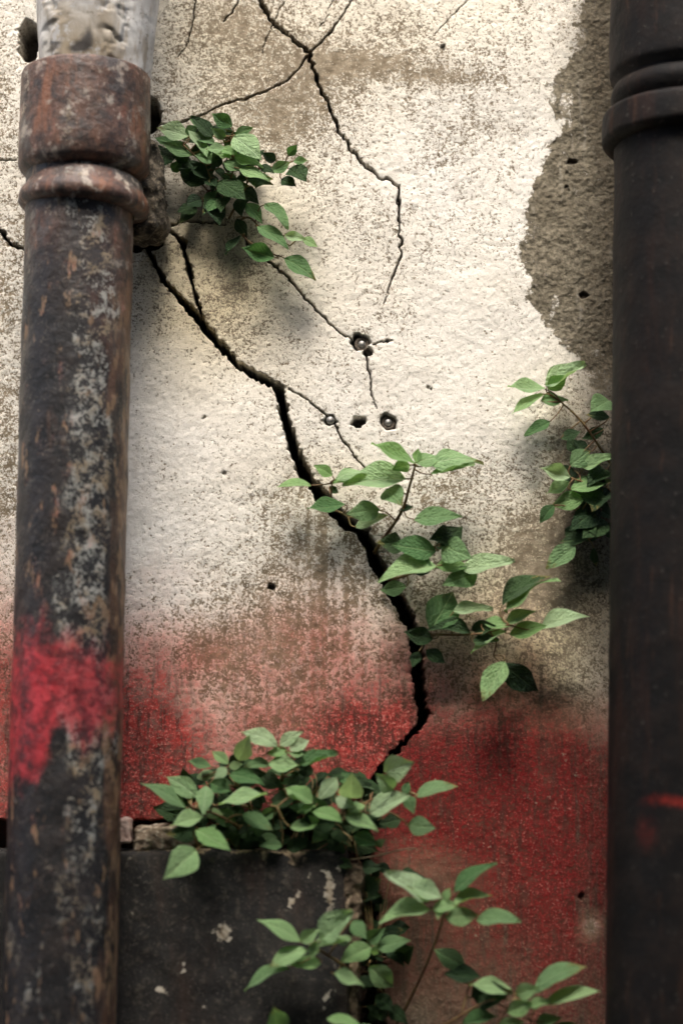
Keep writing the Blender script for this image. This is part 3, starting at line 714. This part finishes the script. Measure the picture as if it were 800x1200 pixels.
class Plant:
    def __init__(s, name, label, root_uv, d=0.0, group=None, ds=1.0):
        s.ds = ds; s.e = empty(name, at(*root_uv, d)); tag(s.e, label, 'plant', group); s.stems = []; s.V = []; s.F = []; s.bases = []
    def _add(s, V, F):
        o = len(s.V); s.V += list(V); s.F += [tuple(i+o for i in f) for f in F]
    def stem(s, pts, r0=0.0016, r1=0.0009, mat=None):
        P = spline([at(p[0], p[1], p[2]*(s.ds if p[2] > 0 else 1.0)) for p in pts], 7); n = len(P)
        s._add(*tube(P, [r0+(r1-r0)*i/(n-1) for i in range(n)])); s.stems += P
    def leaf(s, b, t, w, d, kind, dd=None, petiole=True, rng=random):
        d = max(d*s.ds, 0.010); B2, T2 = Vector(b), Vector(t); Lp = max((T2-B2).length, 4.0); asp = 0.58
        L3 = max(Lp*1.03, w/asp)
        Z2 = math.sqrt(max(L3*L3-Lp*Lp, 0.0))
        if dd is None: dd = Z2*px(d)*(1 if rng.random() < 0.8 else -0.5)
        B, T = at(B2.x, B2.y, d), at(T2.x, T2.y, max(d+dd, 0.010))
        a = T-B; L = a.length; a.normalize()
        vw = (CAMP-(B+T)/2).normalized()
        s0 = a.cross(vw).normalized(); n0 = s0.cross(a).normalized()
        if n0.dot(vw) < 0: n0 = -n0
        W = L*asp; c = min(1.0, max(0.12, w*px(d)/W)); th = math.acos(c)
        best = None
        for sg in (1, -1):
            n = n0*math.cos(th) + s0*math.sin(th)*sg
            if best is None or n.z > best.z: best = n
        n = best; xs = a.cross(n).normalized()
        R = Matrix((xs*W*1.08*rng.uniform(0.85, 1.12), a*L*rng.uniform(1.05, 1.18), n*L*rng.uniform(0.5, 1.1))).transposed().to_4x4()
        o = bpy.data.objects.new('leaf', LMESH[(kind, rng.randrange(len(SHAPES)))]); COL.objects.link(o)
        o.parent = s.e; o.matrix_parent_inverse = Matrix.Translation(-s.e.location); o.matrix_basis = Matrix.Translation(B) @ R
        s.bases.append((B, a, L, petiole))
    def leaves(s, org, sc_, rows, d, jit=0.012, seed=1):
        rng = random.Random(seed)
        for r in rows:
            bx, by, tx, ty, w_ = r[:5]; k_ = r[5]; dl = d + (r[6] if len(r) > 6 else 0) + rng.uniform(-jit, jit)
            s.leaf((org[0]+bx*sc_, org[1]+by*sc_), (org[0]+tx*sc_, org[1]+ty*sc_), w_*sc_, max(dl, 0.012), k_, rng=rng)
    def finish(s, mat=MAT_STEM):
        for (B, a, L, pe) in s.bases:
            if not pe or not s.stems: continue
            q = min(s.stems, key=lambda p: (p-B).length); m_ = (B+q)/2 + (B-a*L*0.25-(B+q)/2)*0.35
            P = spline([q, m_, B + a*L*0.03], 4)
            s._add(*tube(P, [0.0010-0.0004*i/(len(P)-1) for i in range(len(P))], 5))
        me = mesh_from('stem', s.V, s.F); me.materials.append(mat)
        o = bpy.data.objects.new('stem', me); COL.objects.link(o); o.parent = s.e
        o.matrix_parent_inverse = Matrix.Translation(-s.e.location)
    def fill(s, n, box, d, size, kinds, seed, inside=None):
        rng = random.Random(seed); c = 0
        while c < n:
            u, v = rng.uniform(box[0], box[2]), rng.uniform(box[1], box[3])
            if inside and not inside(u, v): continue
            L = rng.uniform(*size); th = rng.uniform(-math.pi, math.pi)
            s.leaf((u, v), (u+L*math.cos(th), v+L*math.sin(th)*0.7), L*rng.uniform(0.35, 0.75), rng.uniform(*d), rng.choice(kinds), rng=rng); c += 1

# plant high up beside the collar
p = Plant('wall_plant', 'bushy wall plant growing beside the rusty collar at the top', (262, 262), 0.0, ds=0.62)
p.stem([(262,262,-0.01),(258,235,0.03),(240,195,0.055),(215,170,0.065)]); p.stem([(262,262,-0.01),(265,228,0.035),(275,190,0.06),(270,160,0.06)])
p.stem([(264,264,-0.01),(280,235,0.035),(300,200,0.055),(335,195,0.05)]); p.stem([(275,262,-0.01),(292,255,0.03),(310,272,0.045),(340,288,0.05)])
p.stem([(262,262,-0.01),(250,232,0.02),(225,205,0.035),(200,190,0.04)]); p.stem([(276,262,-0.01),(281,272,0.02),(296,286,0.035),(325,300,0.04)])
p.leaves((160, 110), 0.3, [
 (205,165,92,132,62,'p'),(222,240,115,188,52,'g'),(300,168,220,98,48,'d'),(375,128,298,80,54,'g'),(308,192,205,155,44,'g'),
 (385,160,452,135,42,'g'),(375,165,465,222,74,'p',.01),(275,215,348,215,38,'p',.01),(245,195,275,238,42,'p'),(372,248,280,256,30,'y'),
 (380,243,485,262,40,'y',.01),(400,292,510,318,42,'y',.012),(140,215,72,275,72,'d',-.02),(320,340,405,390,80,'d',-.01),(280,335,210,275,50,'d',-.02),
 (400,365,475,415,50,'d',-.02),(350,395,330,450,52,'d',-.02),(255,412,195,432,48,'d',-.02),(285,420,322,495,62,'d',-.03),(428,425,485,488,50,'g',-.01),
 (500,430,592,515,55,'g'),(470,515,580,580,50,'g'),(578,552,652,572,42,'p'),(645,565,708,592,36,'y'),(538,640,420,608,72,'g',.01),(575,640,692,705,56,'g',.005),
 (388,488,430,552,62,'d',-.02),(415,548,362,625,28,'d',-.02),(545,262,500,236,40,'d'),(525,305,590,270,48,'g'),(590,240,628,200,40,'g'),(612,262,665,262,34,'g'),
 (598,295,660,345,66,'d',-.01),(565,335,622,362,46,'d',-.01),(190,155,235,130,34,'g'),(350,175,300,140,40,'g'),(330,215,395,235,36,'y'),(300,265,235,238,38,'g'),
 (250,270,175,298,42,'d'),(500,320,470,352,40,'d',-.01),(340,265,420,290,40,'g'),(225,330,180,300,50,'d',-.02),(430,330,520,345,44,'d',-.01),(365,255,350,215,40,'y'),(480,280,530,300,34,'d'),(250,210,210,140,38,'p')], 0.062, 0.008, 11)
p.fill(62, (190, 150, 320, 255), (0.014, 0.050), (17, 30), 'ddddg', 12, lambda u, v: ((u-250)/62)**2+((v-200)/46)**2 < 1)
p.finish()

# long crack: three plants, one per rooting place
p = Plant('crack_plant', 'small pale sprig rooted in the upper half of the long crack', (388, 592), 0.0, ds=0.58)
p.stem([(386,590,-0.012),(388,580,0.03),(389,566,0.055)]); p.stem([(392,598,-0.012),(398,600,0.03),(408,606,0.045)])
p.leaves((320, 510), 0.25, [(180,235,38,222,34,'y',.01),(278,190,198,142,52,'y'),(285,208,428,142,40,'p'),(270,228,372,215,28,'y'),(338,325,186,350,62,'g'),(470,385,378,368,50,'g',-.01),(385,432,515,378,56,'p'),(262,240,300,268,30,'d',-.03)], 0.055, 0.006, 21)
p.finish()
p = Plant('crack_plant', 'upright reddish sprig with spreading leaves growing from the middle of the long crack', (443, 642), 0.0, ds=0.58)
p.stem([(438,648,-0.015),(446,636,0.02),(470,600,0.06),(479,572,0.08),(486,546,0.09)], 0.0024, 0.0013)
p.leaves((400, 400), 0.5, [(172,288,82,252,36,'y'),(172,286,232,264,30,'p'),(205,290,305,258,36,'p'),(210,312,304,298,12,'g'),(152,322,22,326,52,'p'),(105,345,135,372,44,'g',-.02),
 (90,395,28,400,44,'g',-.02),(168,418,264,404,42,'g'),(160,290,120,300,30,'y',-.01),(172,285,180,255,22,'y'),(135,395,165,390,12,'d',-.02)], 0.085, 0.008, 22)
p.finish()
p = Plant('crack_plant', 'leafy tuft spreading sideways from the crack below the upright sprig', (458, 682), 0.0, ds=0.58)
p.stem([(455,680,-0.015),(470,676,0.03),(495,668,0.06),(520,664,0.07)], 0.002, 0.001); p.stem([(450,668,-0.015),(468,660,0.03),(500,645,0.055),(525,632,0.06)], 0.0018, 0.001)
p.leaves((400, 400), 0.5, [(232,480,278,438,50,'d'),(235,478,292,502,56,'g'),(222,492,128,480,46,'g'),(145,475,92,472,42,'d',-.02),(225,525,98,548,42,'y',.01),(220,528,295,522,36,'y',.01),
 (280,535,390,524,44,'p'),(318,545,250,565,48,'g',-.01),(152,575,98,582,40,'g',-.02),(265,452,215,462,40,'d',-.01),(170,500,205,520,30,'g')], 0.068, 0.007, 23)
p.fill(6, (462, 640, 520, 676), (0.02, 0.04), (14, 20), 'd', 24); p.finish()
p = Plant('crack_plant', 'sprig reaching out over the red paint from the crack with one drooping dark leaf', (486, 742), 0.0, ds=0.58)
p.stem([(484,742,-0.015),(505,743,0.03),(540,744,0.06),(572,741,0.08),(596,732,0.085)], 0.0022, 0.001); p.stem([(574,741,0.08),(581,752,0.08),(578,768,0.075)], 0.0012, 0.001)
p.leaves((440, 640), 0.325, [(198,305,280,160,108,'g'),(278,235,408,240,44,'p'),(345,312,215,290,50,'d',-.01),(205,335,108,312,62,'d',-.02),(345,300,425,285,52,'d',-.015),
 (462,235,592,82,34,'y',.01),(450,215,585,95,56,'d'),(385,275,480,280,40,'y'),(465,285,555,228,42,'y'),(470,305,348,358,38,'y',.01),(480,318,600,285,60,'y'),(590,300,735,232,58,'p'),
 (465,415,395,548,78,'y'),(455,425,580,520,112,'d',-.005),(180,375,245,415,44,'d',-.03),(155,380,135,425,40,'d',-.03),(350,345,440,345,36,'d',-.01)], 0.075, 0.006, 25)
p.finish()

# plant coming out behind the dark pipe
p = Plant('wall_plant', 'plant with long sprig emerging from behind the black downpipe', (712, 560), 0.0, ds=0.58)
p.stem([(722,555,0.0),(703,525,0.03),(680,493,0.05),(657,471,0.055)], 0.002, 0.001); p.stem([(722,580,0.0),(705,570,0.03),(680,564,0.055),(668,560,0.06)], 0.0018, 0.001)
p.stem([(722,600,0.0),(700,604,0.03),(680,600,0.045)], 0.0016, 0.001); p.stem([(722,625,0.0),(695,628,0.03),(672,640,0.035)], 0.0016, 0.001)
p.leaves((400, 400), 0.5, [(478,112,398,112,30,'p'),(472,122,408,152,24,'y'),(478,106,568,68,36,'p'),(482,112,525,82,34,'y'),(465,140,528,126,32,'g'),(488,188,433,222,28,'g'),(512,228,556,214,22,'d'),
 (628,138,588,158,46,'g',-.01),(628,178,578,172,24,'d'),(535,292,582,256,40,'g'),(565,298,632,278,26,'y'),(535,318,472,302,38,'p'),(535,330,488,356,28,'y'),(535,348,618,322,34,'y',.01),(570,368,496,378,40,'y'),
 (498,383,466,420,28,'g'),(555,350,618,378,36,'d'),(605,392,542,432,50,'d',-.02),(580,462,516,468,30,'d',-.01),(548,478,488,528,40,'g',-.01),(620,300,580,330,40,'d',-.02),(622,345,590,395,44,'d',-.02),(620,420,570,452,46,'d',-.025),(615,205,570,225,34,'d',-.02)], 0.058, 0.007, 31)
p.fill(26, (672, 530, 718, 645), (0.012, 0.045), (16, 28), 'dd', 32); p.finish()

# big tuft on the ledge
p = Plant('ledge_plant', 'dense leafy tuft growing along the ledge above the black block', (320, 985), 0.0)
for pts in [[(300,985,-0.01),(280,970,0.04),(255,955,0.075),(225,945,0.085)],[(310,985,-0.01),(290,940,0.045),(275,915,0.065),(262,900,0.07)],[(330,985,-0.01),(330,930,0.04),(332,890,0.06),(330,872,0.06)],
            [(345,985,-0.01),(360,940,0.05),(380,920,0.07),(400,930,0.08)],[(380,985,-0.01),(400,955,0.05),(440,935,0.075),(470,915,0.075)],[(400,985,-0.01),(430,960,0.05),(455,952,0.06),(478,966,0.06)],
            [(300,988,-0.01),(260,985,0.06),(235,992,0.09),(228,1000,0.095)],[(360,985,-0.01),(355,945,0.05),(340,935,0.075),(325,945,0.08)],[(400,990,-0.01),(400,975,0.05),(415,985,0.06)],[(470,925,0.06),(490,932,0.07)]]:
    p.stem(pts, 0.002, 0.001)
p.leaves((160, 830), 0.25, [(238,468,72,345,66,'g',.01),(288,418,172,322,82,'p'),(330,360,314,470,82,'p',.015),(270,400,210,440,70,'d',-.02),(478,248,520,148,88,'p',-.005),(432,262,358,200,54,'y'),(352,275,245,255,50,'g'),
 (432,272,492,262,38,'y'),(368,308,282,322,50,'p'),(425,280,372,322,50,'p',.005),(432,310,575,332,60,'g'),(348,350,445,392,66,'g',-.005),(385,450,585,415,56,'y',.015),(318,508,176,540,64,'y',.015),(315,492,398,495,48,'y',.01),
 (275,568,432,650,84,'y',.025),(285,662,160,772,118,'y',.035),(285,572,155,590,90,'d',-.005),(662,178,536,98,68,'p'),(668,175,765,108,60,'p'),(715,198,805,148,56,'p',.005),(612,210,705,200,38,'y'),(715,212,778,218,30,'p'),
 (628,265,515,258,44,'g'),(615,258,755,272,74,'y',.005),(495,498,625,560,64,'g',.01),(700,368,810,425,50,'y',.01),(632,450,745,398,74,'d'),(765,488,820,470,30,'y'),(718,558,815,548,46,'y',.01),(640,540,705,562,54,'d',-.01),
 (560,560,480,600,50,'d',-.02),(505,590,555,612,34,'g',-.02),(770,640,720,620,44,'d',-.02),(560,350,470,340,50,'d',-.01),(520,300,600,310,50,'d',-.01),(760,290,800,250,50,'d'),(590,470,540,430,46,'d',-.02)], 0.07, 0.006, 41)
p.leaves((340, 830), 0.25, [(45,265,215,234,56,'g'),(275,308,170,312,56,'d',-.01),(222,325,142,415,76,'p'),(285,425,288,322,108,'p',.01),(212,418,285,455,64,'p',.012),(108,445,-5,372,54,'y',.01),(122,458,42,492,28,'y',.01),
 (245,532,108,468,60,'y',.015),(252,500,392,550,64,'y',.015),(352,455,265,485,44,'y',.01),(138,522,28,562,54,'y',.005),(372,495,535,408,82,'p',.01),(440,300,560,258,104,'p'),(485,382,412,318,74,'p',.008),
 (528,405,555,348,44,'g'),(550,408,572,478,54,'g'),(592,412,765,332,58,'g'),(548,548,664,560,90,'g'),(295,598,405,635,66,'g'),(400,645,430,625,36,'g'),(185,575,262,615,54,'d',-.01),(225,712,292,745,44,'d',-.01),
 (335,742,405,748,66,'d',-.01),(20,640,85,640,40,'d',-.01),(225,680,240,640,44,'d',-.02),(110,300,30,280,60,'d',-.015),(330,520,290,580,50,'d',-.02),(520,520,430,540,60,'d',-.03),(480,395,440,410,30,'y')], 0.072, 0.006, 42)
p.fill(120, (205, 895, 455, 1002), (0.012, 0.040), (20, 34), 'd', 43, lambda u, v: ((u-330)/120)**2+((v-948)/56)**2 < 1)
p.fill(45, (205, 880, 455, 1002), (0.040, 0.065), (16, 28), 'dddg', 44, lambda u, v: ((u-325)/120)**2+((v-945)/58)**2 < 1)
p.finish()
q = Plant('dry_stalk', 'thin dry stalk poking out of the ledge tuft towards the red wall', (400, 1006), 0.03)
q.e['category'] = 'stalk'
q.stem([(392,1004,-0.01),(410,1007,0.05),(440,1003,0.06),(470,996,0.065),(488,994,0.065)], 0.0011, 0.0007); q.finish(MAT_DRYSTEM)

# sprigs in front of the block and along the lower crack
p = Plant('crack_plant', 'bright sprig hanging in front of the chipped corner of the black block', (425, 1130), 0.0)
p.stem([(432,1140,-0.015),(410,1135,0.05),(385,1120,0.085),(362,1106,0.1),(355,1102,0.1)], 0.002, 0.001)
p.stem([(375,1114,0.09),(358,1126,0.095),(342,1132,0.095)], 0.0012, .001); p.stem([(400,1130,0.065),(395,1140,0.075),(392,1142,0.08)], 0.0012, .001)
p.leaves((280, 990), 0.275, [(268,412,116,316,64,'y'),(262,415,328,366,50,'y'),(348,408,486,298,92,'p'),(478,325,530,384,62,'g',-.01),(292,444,146,488,60,'y',.005),(322,432,455,424,32,'y'),(348,505,222,512,54,'y'),(212,524,30,582,50,'g'),
 (402,545,530,575,54,'y'),(330,410,310,470,40,'y'),(420,420,470,400,40,'d',-.02)], 0.102, 0.005, 51)
p.finish()
p = Plant('crack_plant', 'short fresh sprig with rounded leaf rooted in the wide lower crack', (440, 1120), 0.0)
p.stem([(440,1128,-0.015),(438,1120,0.03),(438,1112,0.05)], 0.002, 0.001); p.stem([(440,1128,-0.015),(434,1126,0.04),(432,1130,0.055)], 0.0014, 0.001); p.stem([(442,1160,-0.015),(450,1165,0.02),(455,1175,0.03)], .0014, .001)
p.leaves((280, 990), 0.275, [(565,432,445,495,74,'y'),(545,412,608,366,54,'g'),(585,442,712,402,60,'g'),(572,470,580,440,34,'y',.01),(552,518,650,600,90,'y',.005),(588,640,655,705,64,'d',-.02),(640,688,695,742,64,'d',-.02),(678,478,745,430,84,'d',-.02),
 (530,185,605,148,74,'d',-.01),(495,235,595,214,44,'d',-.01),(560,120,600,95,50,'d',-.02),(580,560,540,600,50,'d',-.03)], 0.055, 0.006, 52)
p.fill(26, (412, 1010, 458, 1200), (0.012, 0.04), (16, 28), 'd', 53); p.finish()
p = Plant('crack_plant', 'star shaped sprig on a thin stem leaning out over the brownish red wall', (470, 1185), 0.0)
p.stem([(448,1225,-0.015),(470,1190,0.03),(495,1140,0.07),(512,1098,0.095),(522,1066,0.105)], 0.002, 0.0012)
p.leaves((440, 990), 0.325, [(200,198,44,116,70,'p'),(240,192,128,148,54,'p',.005),(200,232,32,260,50,'y'),(205,235,295,205,46,'y',.01),(278,218,408,170,38,'y'),(278,172,398,66,52,'g'),(248,262,368,252,70,'y',.01),(362,272,514,268,54,'g'),(85,105,172,96,34,'d',-.03),
 (248,205,262,158,24,'y'),(232,225,225,262,30,'y')], 0.1, 0.005, 54)
p.finish()
p = Plant('crack_plant', 'low sprig with slender leaves beside the pale scuff near the wall foot', (520, 1215), 0.0)
p.stem([(470,1235,-0.01),(500,1215,0.05),(540,1190,0.085),(575,1172,0.1),(610,1172,0.105)], 0.002, 0.001); p.stem([(540,1190,0.085),(548,1160,0.085),(556,1142,0.08)], 0.0012, 0.001)
p.stem([(575,1172,0.1),(620,1195,0.1)], .0012, .001)
p.leaves((440, 990), 0.325, [(325,445,220,382,82,'g',-.02),(245,465,368,482,50,'d',-.02),(495,532,372,482,50,'y'),(345,548,470,530,104,'d',-.03),(505,540,575,518,58,'y',.005),(568,528,718,412,54,'g'),(605,572,782,508,50,'y'),(472,605,565,570,60,'y'),(552,582,625,572,34,'y'),
 (575,645,660,632,40,'g'),(310,645,430,612,46,'g',-.02),(640,650,760,690,50,'g'),(440,660,520,640,50,'y')], 0.1, 0.005, 55)
p.finish()
p = Plant('crack_plant', 'small leaves rising at the very foot of the black block', (370, 1225), 0.0)
p.stem([(428,1260,-0.01),(390,1240,0.07),(350,1225,0.1),(325,1212,0.1)], .0018, .001); p.stem([(390,1240,0.07),(398,1215,0.1),(400,1205,0.1)], .0014, .001)
p.leaves((280, 990), 0.275, [(165,800,150,695,90,'g'),(375,740,512,772,44,'y'),(430,780,500,820,50,'y'),(330,830,250,850,60,'g'),(480,790,600,800,50,'g')], 0.1, 0.004, 56)
p.finish()
